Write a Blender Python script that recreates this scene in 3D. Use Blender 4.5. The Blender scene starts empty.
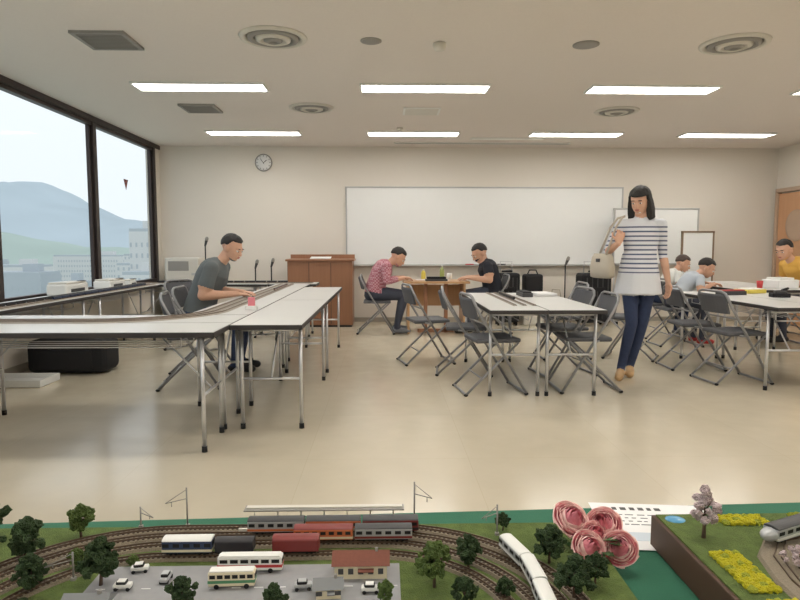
import bpy, bmesh, math, random
from mathutils import Vector, Matrix, noise
random.seed(7)
V = Vector
scene = bpy.context.scene
try:
    scene.view_settings.view_transform = 'Standard'
    scene.view_settings.look = 'None'
except Exception as e:
    print(e)

# ---------------------------------------------------------------- materials
def lin(c):
    return tuple(((x/255)/12.92 if x/255 <= .04045 else ((x/255+.055)/1.055)**2.4) for x in c)

MATS = {}
def mat(name, col, rough=.5, metal=0., var=.06, scale=8., bump=0., bscale=60., emit=0., spec=.5):
    if name in MATS: return MATS[name]
    m = bpy.data.materials.new(name); m.use_nodes = True
    nt = m.node_tree; N = nt.nodes; L = nt.links
    p = N['Principled BSDF']
    c = lin(col)
    tc = N.new('ShaderNodeTexCoord')
    nz = N.new('ShaderNodeTexNoise'); nz.inputs['Scale'].default_value = scale
    nz.inputs['Detail'].default_value = 3
    L.new(tc.outputs['Object'], nz.inputs['Vector'])
    mx = N.new('ShaderNodeMix'); mx.data_type = 'RGBA'
    mx.inputs[6].default_value = tuple(max(0, x*(1-var)) for x in c)+(1,)
    mx.inputs[7].default_value = tuple(min(1, x*(1+var)) for x in c)+(1,)
    L.new(nz.outputs['Fac'], mx.inputs[0])
    L.new(mx.outputs[2], p.inputs['Base Color'])
    p.inputs['Roughness'].default_value = rough
    p.inputs['Metallic'].default_value = metal
    p.inputs['Specular IOR Level'].default_value = spec
    if emit > 0:
        p.inputs['Emission Color'].default_value = c+(1,)
        p.inputs['Emission Strength'].default_value = emit
    if bump > 0:
        n2 = N.new('ShaderNodeTexNoise'); n2.inputs['Scale'].default_value = bscale
        L.new(tc.outputs['Object'], n2.inputs['Vector'])
        b = N.new('ShaderNodeBump'); b.inputs['Strength'].default_value = bump
        b.inputs['Distance'].default_value = .01
        L.new(n2.outputs['Fac'], b.inputs['Height']); L.new(b.outputs[0], p.inputs['Normal'])
    MATS[name] = m
    return m

def wood(name, c1, c2, scale=3, rough=.4):
    if name in MATS: return MATS[name]
    m = mat(name, c1, rough)
    nt = m.node_tree; N = nt.nodes; L = nt.links; p = N['Principled BSDF']
    tc = N.new('ShaderNodeTexCoord'); mp = N.new('ShaderNodeMapping')
    mp.inputs['Scale'].default_value = (8, 8, .6)
    L.new(tc.outputs['Object'], mp.inputs['Vector'])
    nz = N.new('ShaderNodeTexNoise'); nz.inputs['Scale'].default_value = scale; nz.inputs['Detail'].default_value = 6
    L.new(mp.outputs[0], nz.inputs['Vector'])
    mx = N.new('ShaderNodeMix'); mx.data_type = 'RGBA'
    mx.inputs[6].default_value = lin(c1)+(1,); mx.inputs[7].default_value = lin(c2)+(1,)
    L.new(nz.outputs['Fac'], mx.inputs[0]); L.new(mx.outputs[2], p.inputs['Base Color'])
    return m

M_wall = mat('wall_paint', (228, 221, 211), .8, var=.015, scale=2, bump=.05, bscale=200)
M_ceil = mat('ceiling_board', (230, 222, 215), .9, var=.03, scale=60, bump=.08, bscale=150)
M_frame = mat('window_frame_bronze', (62, 52, 50), .4, .3)
M_white = mat('white_plastic', (232, 232, 228), .4, var=.02)
M_wb = mat('whiteboard_enamel', (240, 241, 240), .22, var=.01)
M_alu = mat('aluminium', (190, 190, 190), .35, .6)
M_chrome = mat('chrome_tube', (210, 210, 212), .28, .7, var=.02)
M_top = mat('laminate_top', (212, 212, 210), .35, var=.02)
M_edge = mat('dark_table_edge', (52, 48, 48), .5)
M_rub = mat('black_rubber', (26, 26, 28), .7)
M_black = mat('black_fabric', (28, 28, 32), .8, bump=.2)
M_chairf = mat('chair_frame_grey', (150, 150, 152), .4, .3)
M_chairp = mat('chair_pad_grey', (88, 89, 94), .6, bump=.1)
M_podium = wood('podium_wood', (164, 118, 88), (142, 98, 72))
M_desk = wood('desk_wood', (206, 166, 124), (190, 146, 106))
M_door = wood('door_wood', (206, 160, 122), (194, 144, 106))
M_doorf = mat('door_frame', (186, 160, 138), .5)
M_base = mat('baseboard_vinyl', (168, 160, 148), .5)
M_cream = mat('cream_plastic', (216, 212, 202), .5)
M_red = mat('red_plastic', (190, 60, 62), .4)
M_pinkp = mat('pink_plastic', (226, 130, 140), .4)
M_yel = mat('yellow_plastic', (226, 206, 90), .5)
M_dgrey = mat('dark_grey', (66, 66, 68), .5)
M_grey = mat('vent_grey', (150, 147, 142), .6)
M_ballast = mat('model_ballast', (150, 138, 120), .95, var=.3, scale=400, bump=.5, bscale=800)
M_trackb = mat('track_bed_grey', (176, 168, 158), .7)
M_rail = mat('model_rail', (110, 92, 76), .4, .4)
M_sleeper = mat('sleeper_brown', (82, 66, 54), .8)
M_light = mat('fluorescent_diffuser', (255, 252, 245), .5, emit=15.5, var=.0)
M_paper = mat('paper', (240, 240, 240), .7, var=.01)

def glass_mat():
    m = bpy.data.materials.new('window_glass'); m.use_nodes = True
    nt = m.node_tree; nt.nodes.clear()
    o = nt.nodes.new('ShaderNodeOutputMaterial'); t = nt.nodes.new('ShaderNodeBsdfTransparent')
    t.inputs[0].default_value = (.96, .975, .98, 1)
    g = nt.nodes.new('ShaderNodeBsdfGlossy'); g.inputs['Roughness'].default_value = .05
    mx = nt.nodes.new('ShaderNodeMixShader'); mx.inputs[0].default_value = .006
    nt.links.new(t.outputs[0], mx.inputs[1]); nt.links.new(g.outputs[0], mx.inputs[2])
    nt.links.new(mx.outputs[0], o.inputs[0])
    return m
M_glass = glass_mat()

def floor_mat():
    m = mat('floor_vinyl', (208, 198, 178), .2, var=.05, scale=1.2)
    nt = m.node_tree; N = nt.nodes; L = nt.links; p = N['Principled BSDF']
    tc = N.new('ShaderNodeTexCoord')
    br = N.new('ShaderNodeTexBrick'); br.offset = 0; br.squash = 1
    br.inputs['Scale'].default_value = 1; br.inputs['Brick Width'].default_value = .9
    br.inputs['Row Height'].default_value = .9; br.inputs['Mortar Size'].default_value = .002
    br.inputs['Mortar Smooth'].default_value = .5
    br.inputs['Color1'].default_value = lin((213, 202, 180))+(1,)
    br.inputs['Color2'].default_value = lin((211, 200, 178))+(1,)
    br.inputs['Mortar'].default_value = lin((204, 192, 169))+(1,)
    L.new(tc.outputs['Object'], br.inputs['Vector'])
    nz = N.new('ShaderNodeTexNoise'); nz.inputs['Scale'].default_value = 6; nz.inputs['Detail'].default_value = 6
    L.new(tc.outputs['Object'], nz.inputs['Vector'])
    mp = N.new('ShaderNodeMapRange'); mp.inputs[3].default_value = .12; mp.inputs[4].default_value = .26
    L.new(nz.outputs['Fac'], mp.inputs[0]); L.new(mp.outputs[0], p.inputs['Roughness'])
    mx = N.new('ShaderNodeMix'); mx.data_type = 'RGBA'; mx.blend_type = 'MULTIPLY'
    mx.inputs[0].default_value = .10
    L.new(br.outputs['Color'], mx.inputs[6]); L.new(nz.outputs['Fac'], mx.inputs[7])
    L.new(mx.outputs[2], p.inputs['Base Color'])
    p.inputs['Specular IOR Level'].default_value = .75
    return m
M_floor = floor_mat()

# ---------------------------------------------------------------- mesh builder
_ico = bmesh.new(); bmesh.ops.create_icosphere(_ico, subdivisions=2, radius=1)
ICO_V = [v.co.copy() for v in _ico.verts]; ICO_F = [[v.index for v in f.verts] for f in _ico.faces]
_ico.free()

class B:
    def __init__(s):
        s.v = []; s.f = []; s.m = []; s.s = []; s.mats = []; s.M = Matrix.Identity(4)
    def mi(s, m):
        if m not in s.mats: s.mats.append(m)
        return s.mats.index(m)
    def add(s, vs, fs, m, smooth=False):
        o = len(s.v); i = s.mi(m) if not isinstance(m, list) else None
        s.v += [s.M @ V(p) for p in vs]
        for k, f in enumerate(fs):
            s.f.append([a+o for a in f]); s.m.append(i if i is not None else s.mi(m[k])); s.s.append(smooth)
    def box(s, c, size, m, bev=0, R=None, seg=2):
        hx, hy, hz = size[0]/2, size[1]/2, size[2]/2
        bm = bmesh.new(); bmesh.ops.create_cube(bm, size=1)
        bmesh.ops.scale(bm, vec=size, verts=bm.verts)
        if bev: bmesh.ops.bevel(bm, geom=bm.edges[:], offset=min(bev, hx*.98, hy*.98, hz*.98), segments=seg, affect='EDGES', profile=.5)
        bm.verts.index_update()
        vs = [(R @ v.co if R else v.co)+V(c) for v in bm.verts]; fs = [[v.index for v in f.verts] for f in bm.faces]
        bm.free(); s.add(vs, fs, m)
    def loft(s, rings, m, smooth=True, caps=True, closed=False):
        n = len(rings[0]); vs = [p for r in rings for p in r]; fs = []
        K = len(rings)
        for i in range(K if closed else K-1):
            a = i*n; b = ((i+1) % K)*n
            for j in range(n): fs.append([a+j, a+(j+1) % n, b+(j+1) % n, b+j])
        if caps and not closed:
            fs.append(list(range(n))[::-1]); fs.append([(K-1)*n+j for j in range(n)])
        s.add(vs, fs, m, smooth)
    def tube(s, pts, r, m, n=8, closed=False):
        pts = [V(p) for p in pts]; K = len(pts)
        rs = r if isinstance(r, (list, tuple)) else [r]*K
        rings = []; prev = None
        for i, p in enumerate(pts):
            if closed: t = pts[(i+1) % K]-pts[i-1]
            else: t = pts[min(i+1, K-1)]-pts[max(i-1, 0)]
            t = t.normalized() if t.length > 1e-9 else V((0, 0, 1))
            if prev is None:
                a = t.orthogonal().normalized()
            else:
                a = prev-t*prev.dot(t)
                a = a.normalized() if a.length > 1e-6 else t.orthogonal().normalized()
            prev = a; b = t.cross(a)
            rings.append([p+(a*math.cos(q)+b*math.sin(q))*rs[i] for q in [2*math.pi*j/n for j in range(n)]])
        s.loft(rings, m, True, True, closed)
    def ell(s, c, rad, m, axes=None, nu=16, nv=10):
        c = V(c)
        if axes is None: axes = (V((1, 0, 0)), V((0, 1, 0)), V((0, 0, 1)))
        rings = []
        for i in range(nv+1):
            th = math.pi*(.02+.96*i/nv)
            rings.append([c+axes[0]*(rad[0]*math.sin(th)*math.cos(q))+axes[1]*(rad[1]*math.sin(th)*math.sin(q))+axes[2]*(-rad[2]*math.cos(th)) for q in [2*math.pi*j/nu for j in range(nu)]])
        s.loft(rings, m)
    def cap(s, p0, p1, r0, r1, m, n=14):
        p0 = V(p0); p1 = V(p1); d = (p1-p0); L = d.length; d = d/L if L > 1e-9 else V((0, 0, 1))
        pts = []; rs = []
        for a in (80, 60, 40, 20): pts.append(p0-d*r0*math.sin(math.radians(a))); rs.append(r0*math.cos(math.radians(a)))
        for t in (0, .33, .66, 1): pts.append(p0.lerp(p1, t)); rs.append(r0+(r1-r0)*t)
        for a in (20, 40, 60, 80): pts.append(p1+d*r1*math.sin(math.radians(a))); rs.append(r1*math.cos(math.radians(a)))
        s.tube(pts, rs, m, n)
    def lathe(s, prof, c, m, n=20, axis='Z', smooth=True):
        c = V(c); rings = []
        for r, z in prof:
            ring = []
            for j in range(n):
                q = 2*math.pi*j/n; a, b = r*math.cos(q), r*math.sin(q)
                ring.append(c+(V((a, b, z)) if axis == 'Z' else (V((a, z, b)) if axis == 'Y' else V((z, a, b)))))
            rings.append(ring)
        s.loft(rings, m, smooth)
    def clump(s, c, r, m, amp=.4, fr=2.5, flat=1.):
        sd = V((random.random()*50, random.random()*50, 0)); vs = []
        for v in ICO_V:
            k = r*(1+amp*noise.noise(v*fr+sd)+amp*.5*noise.noise(v*fr*3+sd))
            vs.append(V((v.x*k, v.y*k, v.z*k*flat))+V(c))
        s.add(vs, ICO_F, m, False)
    def mesh(s, name):
        me = bpy.data.meshes.new(name)
        me.from_pydata([tuple(v) for v in s.v], [], s.f)
        for m in s.mats: me.materials.append(m)
        me.polygons.foreach_set('material_index', s.m); me.polygons.foreach_set('use_smooth', s.s)
        bm = bmesh.new(); bm.from_mesh(me); bmesh.ops.recalc_face_normals(bm, faces=bm.faces); bm.to_mesh(me); bm.free()
        me.update(); return me
    def obj(s, name, loc=(0, 0, 0), rz=0.):
        return place(s.mesh(name), name, loc, rz)

def place(me, name, loc=(0, 0, 0), rz=0., parent=None):
    o = bpy.data.objects.new(name, me); o.location = loc; o.rotation_euler = (0, 0, math.radians(rz))
    scene.collection.objects.link(o)
    if parent: o.parent = parent
    return o

def remeshed(b, vox, sm=3):
    me = b.mesh('tmp'); o = place(me, 'tmp')
    r = o.modifiers.new('r', 'REMESH'); r.mode = 'VOXEL'; r.voxel_size = vox; r.adaptivity = 0
    if sm:
        k = o.modifiers.new('s', 'SMOOTH'); k.factor = .5; k.iterations = sm
    dg = bpy.context.evaluated_depsgraph_get(); dg.update()
    e = bpy.data.meshes.new_from_object(o.evaluated_get(dg))
    vs = [v.co.copy() for v in e.vertices]; fs = [list(p.vertices) for p in e.polygons]
    bpy.data.objects.remove(o); bpy.data.meshes.remove(me); bpy.data.meshes.remove(e)
    return vs, fs

def simple_box(name, lo, hi, m, bev=0):
    b = B(); lo = V(lo); hi = V(hi); c = (lo+hi)/2; b.box((0, 0, 0), tuple(hi-lo), m, bev); return b.obj(name, c)

# ---------------------------------------------------------------- room
XL, XR, YB, YF, ZC = -3.46, 6.19, 9.75, -3.0, 2.72
simple_box('floor', (XL-.15, YF-.15, -.1), (XR+.15, YB+.15, 0), M_floor)
simple_box('ceiling', (XL-.15, YF-.15, ZC), (XR+.15, YB+.15, ZC+.15), M_ceil)
simple_box('wall_back', (XL-.15, YB, 0), (XR+.15, YB+.15, ZC), M_wall)
simple_box('wall_front', (XL-.15, YF-.15, 0), (XR+.15, YF, ZC), M_wall)
simple_box('wall_right', (XR, YF, 0), (XR+.15, YB, ZC), M_wall)
simple_box('wall_left', (XL-.15, YF, 0), (XL, YB, .60), M_wall)
simple_box('trim_1', (XL-.15, YF, .60), (XL+.12, YB, .645), M_frame)
simple_box('trim_2', (XL-.12, YF, ZC-.06), (XL+.02, YB, ZC), M_frame)
simple_box('baseboard_back', (XL, YB-.012, 0), (XR, YB, .07), M_base)
simple_box('baseboard_right', (XR-.012, YF, 0), (XR, YB-.012, .07), M_base)
simple_box('baseboard_left', (XL, YF, 0), (XL+.012, YB-.012, .07), M_base)
simple_box('pillar', (XL-.15, 9.6, .645), (XL+.0, YB, ZC-.06), M_wall)

mull = [YF, -2.0, -.1, 1.82, 3.74, 5.70, 7.66, 9.58]
for i in range(len(mull)-1):
    b = B(); y0, y1 = mull[i], mull[i+1]; yc = (y0+y1)/2; z0, z1 = .645, ZC-.06; zc = (z0+z1)/2
    b.box((0, y1-yc-.03, 0), (.09, .085, z1-z0), M_frame)
    b.box((0, y1-yc-.11, 0), (.04, .03, z1-z0), M_frame)
    b.box((0, y0-yc+.03, 0), (.04, .03, z1-z0), M_frame)
    b.box((0, 0, z0-zc+.03), (.07, y1-y0-.02, .06), M_frame)
    b.box((0, 0, z1-zc-.02), (.07, y1-y0-.02, .04), M_frame)
    b.box((-.01, 0, 0), (.006, y1-y0-.05, z1-z0-.06), M_glass)
    b.obj('window_%d' % (i+1), (XL-.045, yc, zc))

b = B(); b.add([(0, -.07, .06), (0, .07, .06), (0, 0, -.08), (.004, -.07, .06), (.004, .07, .06), (.004, 0, -.08)], [[0, 1, 2], [5, 4, 3], [0, 3, 4, 1], [1, 4, 5, 2], [2, 5, 3, 0]], mat('sticker_red', (130, 80, 76), .6))
b.obj('window_sticker', (XL-.05, 8.6, 2.03))

# ---------------------------------------------------------------- ceiling things
def light_mesh():
    b = B()
    for s_ in (-1, 1):
        b.box((0, s_*.138, -.006), (1.25, .018, .02), M_white)
        b.box((s_*.617, 0, -.006), (.018, .26, .02), M_white)
    b.box((0, 0, -.004), (1.215, .258, .008), M_light)
    return b.mesh('ceiling_light')
lm = light_mesh()
for Y in (-1.26, 1.2, 3.68, 6.15, 8.58):
    for X in (-1.76, .39, 2.61, 4.70):
        place(lm, 'ceiling_light', (X, Y, ZC-.004))

def round_diffuser():
    b = B()
    for k, r in enumerate((.25, .19, .13, .07)):
        b.lathe([(r, 0), (r*.98, -.012-.006*k), (r-.035, -.02-.008*k), (r-.045, -.006-.006*k), (r-.05, 0)], (0, 0, 0), M_grey if k % 2 else M_cream, 32)
    return b.mesh('ceiling_diffuser')
rd = round_diffuser()
for X, Y in ((-.82, 4.74), (2.66, 4.80), (-.81, 7.06), (2.64, 7.15), (-.84, .2), (2.6, .2)): place(rd, 'ceiling_diffuser', (X, Y, ZC))
def sq_vent():
    b = B()
    for s_ in (-1, 1):
        b.box((s_*.18, 0, -.01), (.03, .39, .02), M_grey); b.box((0, s_*.18, -.01), (.39, .03, .02), M_grey)
    for i in range(11): b.box((0, -.155+i*.031, -.008), (.35, .012, .014), M_grey)
    b.box((0, 0, -.003), (.35, .35, .004), M_dgrey)
    return b.mesh('ceiling_vent')
sv = sq_vent()
for X, Y in ((-2.06, 4.82), (-2.04, 7.1)): place(sv, 'ceiling_vent', (X, Y, ZC))
b = B(); b.box((0, 0, -.006), (.42, .36, .012), M_white, .004); b.box((0, 0, -.014), (.37, .31, .006), M_cream, .002); b.obj('ceiling_hatch', (.42, 7.2, ZC))
def disc(name, X, Y, r, h=.02, m=M_cream):
    b = B(); b.lathe([(r, 0), (r, -h*.5), (r*.8, -h), (r*.3, -h*1.1), (.001, -h*1.1)], (0, 0, 0), m, 24); b.obj(name, (X, Y, ZC))
disc('smoke_detector', .42, 4.85, .05, .05); disc('ceiling_speaker', -.10, 4.8, .08, .012, M_grey); disc('ceiling_speaker', 1.54, 4.85, .1, .012, M_grey)
disc('smoke_detector', .2, 8.2, .04, .04)
b = B(); b.box((0, 0, -.006), (2.6, .05, .012), M_dgrey); b.box((0, .04, -.008), (2.62, .02, .016), M_white); b.box((0, -.04, -.008), (2.62, .02, .016), M_white); b.obj('slot_diffuser', (1.45, 9.35, ZC))
b = B(); b.box((0, 0, -.006), (1.05, .12, .012), M_white, .003); b.box((0, 0, -.014), (1.0, .06, .01), mat('cool_diffuser', (250, 250, 245), .4)); b.obj('ceiling_panel', (1.75, 8.95, ZC))

# ---------------------------------------------------------------- wall things
b = B()
w, h = 4.32, 1.2
b.box((0, 0, 0), (w, .02, h), M_wb)
for s_ in (-1, 1):
    b.box((0, -.006, s_*h/2), (w+.03, .03, .022), M_alu, .004); b.box((s_*w/2, -.006, 0), (.022, .03, h), M_alu, .004)
b.box((0, -.05, -h/2-.01), (w, .08, .012), M_alu, .003)
for x, c in ((-.3, M_red), (0, M_dgrey), (.2, M_black)): b.cap((x, -.06, -h/2+.008), (x+.12, -.06, -h/2+.008), .008, .008, c, 8)
b.obj('wall_whiteboard', (1.565, YB-.012, 1.50))

b = B()
b.lathe([(.001, 0), (.13, 0), (.135, -.02), (.13, -.04), (.12, -.04), (.117, -.028), (.001, -.028)], (0, 0, 0), M_grey, 32, 'Y')
b.lathe([(.116, -.02), (.116, -.03), (.001, -.03)], (0, 0, 0), M_paper, 32, 'Y')
for i in range(12):
    q = i*math.pi/6; b.box((math.sin(q)*.1, -.032, math.cos(q)*.1), (.008, .003, .016), M_rub, R=Matrix.Rotation(q, 3, 'Y'))
b.box((.02, -.034, .015), (.008, .003, .07), M_rub, R=Matrix.Rotation(.9, 3, 'Y')); b.box((-.02, -.036, .02), (.006, .003, .1), M_rub, R=Matrix.Rotation(-.6, 3, 'Y'))
b.obj('wall_clock', (-1.86, YB-.002, 2.47))

b = B()
b.box((-.024, 0, 1.0), (.04, .86, 2.0), M_door, .003)
for y in (-.46, .46): b.box((-.038, y, 1.02), (.07, .06, 2.06), M_doorf, .004)
b.box((-.038, 0, 2.05), (.07, .98, .06), M_doorf, .004)
b.lathe([(.2, -.049), (.235, -.054), (.24, -.039), (.24, -.024)], (0, 0, 1.5), M_doorf, 32, 'X')
b.lathe([(.2, -.047), (.001, -.047)], (0, 0, 1.5), mat('frosted_glass', (206, 218, 214), .2), 32, 'X')
b.cap((-.07, -.36, .95), (-.07, -.36, 1.12), .01, .01, M_chrome); b.box((-.05, -.36, .95), (.05, .02, .02), M_chrome); b.box((-.05, -.36, 1.12), (.05, .02, .02), M_chrome)
b.obj('door_1', (XR-.001, 9.18, 0))
b = B(); b.box((0, 0, 0), (.05, .34, .16), M_white, .005); b.box((-.028, 0, 0), (.004, .31, .13), mat('exit_green', (60, 160, 110), .4, emit=.3)); b.box((-.031, .05, 0), (.003, .08, .09), M_white)
b.obj('exit_sign', (XR-.027, 8.9, 2.28))

def mobile_board(name, w, z0, z1, loc, rz, fr):
    b = B(); zc = (z0+z1)/2; h = z1-z0
    b.box((0, 0, zc), (w, .02, h), M_wb)
    for s_ in (-1, 1):
        b.box((0, 0, zc+s_*h/2), (w+.03, .035, .025), fr, .004); b.box((s_*w/2, 0, zc), (.025, .035, h), fr, .004)
        b.tube([(s_*(w/2-.02), 0, .05), (s_*(w/2-.02), 0, z0)], .014, M_alu)
        b.tube([(s_*(w/2-.02), -.18, .04), (s_*(w/2-.02), .18, .04)], .014, M_alu)
        for y in (-.17, .17): b.lathe([(.001, -.012), (.022, -.012), (.022, .012), (.001, .012)], (s_*(w/2-.02), y, .023), M_rub, 12, 'X')
    b.box((0, -.03, z0-.01), (w*.9, .05, .01), M_alu)
    b.obj(name, loc, rz)
mobile_board('mobile_whiteboard', 1.3, .92, 1.76, (4.17, 9.5, 0), 0, M_alu)
mobile_board('display_panel', .46, .35, 1.40, (4.60, 9.05, 0), 0, mat('panel_frame_brown', (130, 108, 86), .5))

b = B()
b.box((0, 0, .5), (.95, .5, .94), M_podium, .006); b.box((0, 0, .985), (1.0, .55, .03), M_podium, .006); b.box((0, 0, .02), (.92, .46, .04), M_edge)
for x in (-.16, .16): b.box((x, -.253, .5), (.006, .006, .9), M_edge)
b.box((0, .2, 1.03), (.98, .03, .07), M_podium, .004); b.box((0, -.1, 1.02), (.3, .2, .01), M_paper, R=Matrix.Rotation(.1, 3, 'X'))
b.obj('podium', (-.95, 9.35, 0))

# ---------------------------------------------------------------- folding tables
def table_mesh(L=1.8, W=.45, H=.70, ins=.17):
    b = B()
    b.box((0, 0, H-.016), (W, L, .03), M_edge, .004); b.box((0, 0, H-.0005), (W-.012, L-.012, .003), M_top)
    for s_ in (-1, 1):
        y = s_*(L/2-ins)
        for x in (-W/2+.035, W/2-.035):
            b.tube([(x, y, .0), (x, y, .035)], .016, M_rub, 10); b.tube([(x, y, .03), (x, y, H-.03)], .0125, M_chrome, 10)
        b.tube([(-W/2+.035, y, .33), (W/2-.035, y, .33)], .009, M_chrome); b.tube([(-W/2+.035, y, H-.05), (W/2-.035, y, H-.05)], .011, M_chrome)
        b.tube([(0, y, H-.05), (0, y-s_*min(.28, L*.4), H-.04)], .008, M_chrome)
        b.tube([(0, y, .33), (0, y-s_*min(.3, L*.4), H-.05)], .006, M_chrome)
    for x in (-.12, -.04, .04, .12): b.tube([(x, -L/2+.22, H-.1), (x, L/2-.22, H-.1)], .004, M_chrome, 6)
    for s_ in (-1, 1):
        for x in (-.12, .12): b.tube([(x, s_*(L/2-.22), H-.1), (x, s_*(L/2-.22), H-.03)], .004, M_chrome, 6)
    return b.mesh('folding_table')
tm = table_mesh()
tmE = table_mesh(ins=.08)
def T(x, y, rz=0, me=None): place(me or tm, 'folding_table', (x, y, 0), rz)
T(1.02, 5.55); T(1.472, 5.55)
T(3.33, 5.70); T(3.782, 5.70)
T(4.22, 7.7); T(4.672, 7.7)
T(-.735, 4.71); T(-.735, 6.512)
T(-1.188, 5.30); T(-1.188, 7.102)
T(-1.862, 3.71, 90, tmE); T(-1.862, 4.162, 90, tmE)
tm2 = table_mesh(.62, ins=.1); place(tm2, 'folding_table', (-3.074, 3.71, 0), 90); place(tm2, 'folding_table', (-3.074, 4.162, 0), 90)
T(-3.1, 5.30); T(-3.1, 7.102)
T(-2.42, 8.24, 90); place(tm2, 'folding_table', (-1.2, 8.24, 0), 90)

def chair_mesh():
    b = B(); w = .215
    pts = [(-w, .24, .014), (-w, -.16, .67), (-w+.004, -.195, .745), (-w+.03, -.205, .785), (-w+.08, -.208, .8)]
    pts = pts+[(-x, y, z) for x, y, z in pts[::-1]]
    b.tube(pts, .0115, M_chairf, 8)
    b.tube([(-w, .24, .014), (w, .24, .014)], .0115, M_chairf)
    q = w-.028
    b.tube([(-q, -.25, .014), (-q, .175, .42)], .0105, M_chairf); b.tube([(q, -.25, .014), (q, .175, .42)], .0105, M_chairf)
    b.tube([(-q, -.25, .014), (q, -.25, .014)], .0105, M_chairf); b.tube([(-q, .175, .42), (q, .175, .42)], .009, M_chairf)
    b.tube([(-q, -.12, .14), (q, -.12, .14)], .007, M_chairf); b.tube([(-w, -.1, .57), (w, -.1, .57)], .007, M_chairf)
    for x in (-q, q): b.tube([(x, -.06, .425), (x*1.12, -.005, .42)], .008, M_chairf)
    for x in (-w, w): b.ell((x, .24, .012), (.016, .018, .012), M_rub, nu=8, nv=6)
    for x in (-q, q): b.ell((x, -.25, .012), (.016, .018, .012), M_rub, nu=8, nv=6)
    b.box((0, .015, .437), (.375, .37, .035), M_chairp, .014)
    rings = []
    for i in range(9):
        x = -.185+.37*i/8; y = -.175-.03*(1-(x/.185)**2)
        ring = []
        for z, o in ((.61, .0), (.615, -.012), (.76, -.05), (.775, -.045), (.775, -.033), (.76, -.028), (.62, .012), (.61, .01)):
            ring.append((x, y+o+.01, z))
        rings.append(ring)
    b.loft(rings, M_chairp, False)
    return b.mesh('folding_chair')
cm = chair_mesh()
def C(x, y, rz): place(cm, 'folding_chair', (x, y, 0), rz)
C(.86, 5.02, -82); C(.74, 5.75, -95); C(.42, 6.3, -78)
C(1.66, 5.08, 90); C(1.66, 5.7, 98); C(2.62, 6.5, 60); C(1.9, 6.55, 90)
C(3.06, 5.35, -85); C(3.0, 5.95, -92)
C(-1.64, 5.25, -80); C(-1.74, 5.9, -90); C(-2.2, 7.1, -120)
C(-.12, 8.5, -90); C(1.47, 8.5, 90); C(3.5, 7.35, -90); C(5.3, 7.55, 90); C(5.3, 8.15, 90); C(3.6, 8.0, -90)

# ---------------------------------------------------------------- people
SKIN = mat('skin', (214, 168, 142), .55, var=.05, scale=10)
M_hair = mat('black_hair', (34, 30, 29), .6, var=.3, scale=40, bump=.4, bscale=120)
M_eyew = mat('eye_white', (225, 220, 214), .4); M_iris = mat('iris_dark', (34, 22, 16), .3); M_lip = mat('lips', (180, 112, 102), .5)

def hand(out, W, d, n, right, curl=.35, k=1.):
    d = V(d).normalized(); n = V(n); n = (n-d*n.dot(d)).normalized(); s_ = d.cross(n)*(1 if right else -1); W = V(W)
    b = B(); m = SKIN
    rings = []
    for t, w_, th in ((-.02, .024, .018), (.0, .026, .018), (.03, .036, .017), (.065, .041, .015), (.088, .039, .012), (.094, .034, .008)):
        c = W+d*t*k
        rings.append([c+s_*(w_*k*math.cos(q))+n*(th*k*math.sin(q)) for q in [2*math.pi*j/14 for j in range(14)]])
    b.loft(rings, m)
    for i, (off, L) in enumerate(((.029, .070), (.010, .079), (-.010, .073), (-.029, .057))):
        p = W+d*.084*k+s_*off*k; a = curl*(.7+.12*i); sp = s_*off*1.4
        r = .0078*k
        for j, fr in enumerate((.45, .32, .23)):
            q = p+((d+sp).normalized()*math.cos(a)+n*math.sin(a))*L*fr*k
            b.cap(p, q, r, r*.93, m, 8); p = q; a += curl*1.1; r *= .93
    p = W+d*.03*k+s_*.03*k; q = p+(d*.6+s_*.75+n*.3).normalized()*.04*k; b.cap(p, q, .012*k, .010*k, m, 8)
    e = q+(d*.9+s_*.25+n*.35).normalized()*.03*k; b.cap(q, e, .010*k, .008*k, m, 8)
    vs, fs = remeshed(b, .0042*k, 2)
    out.add(vs, fs, m, True)

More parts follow.
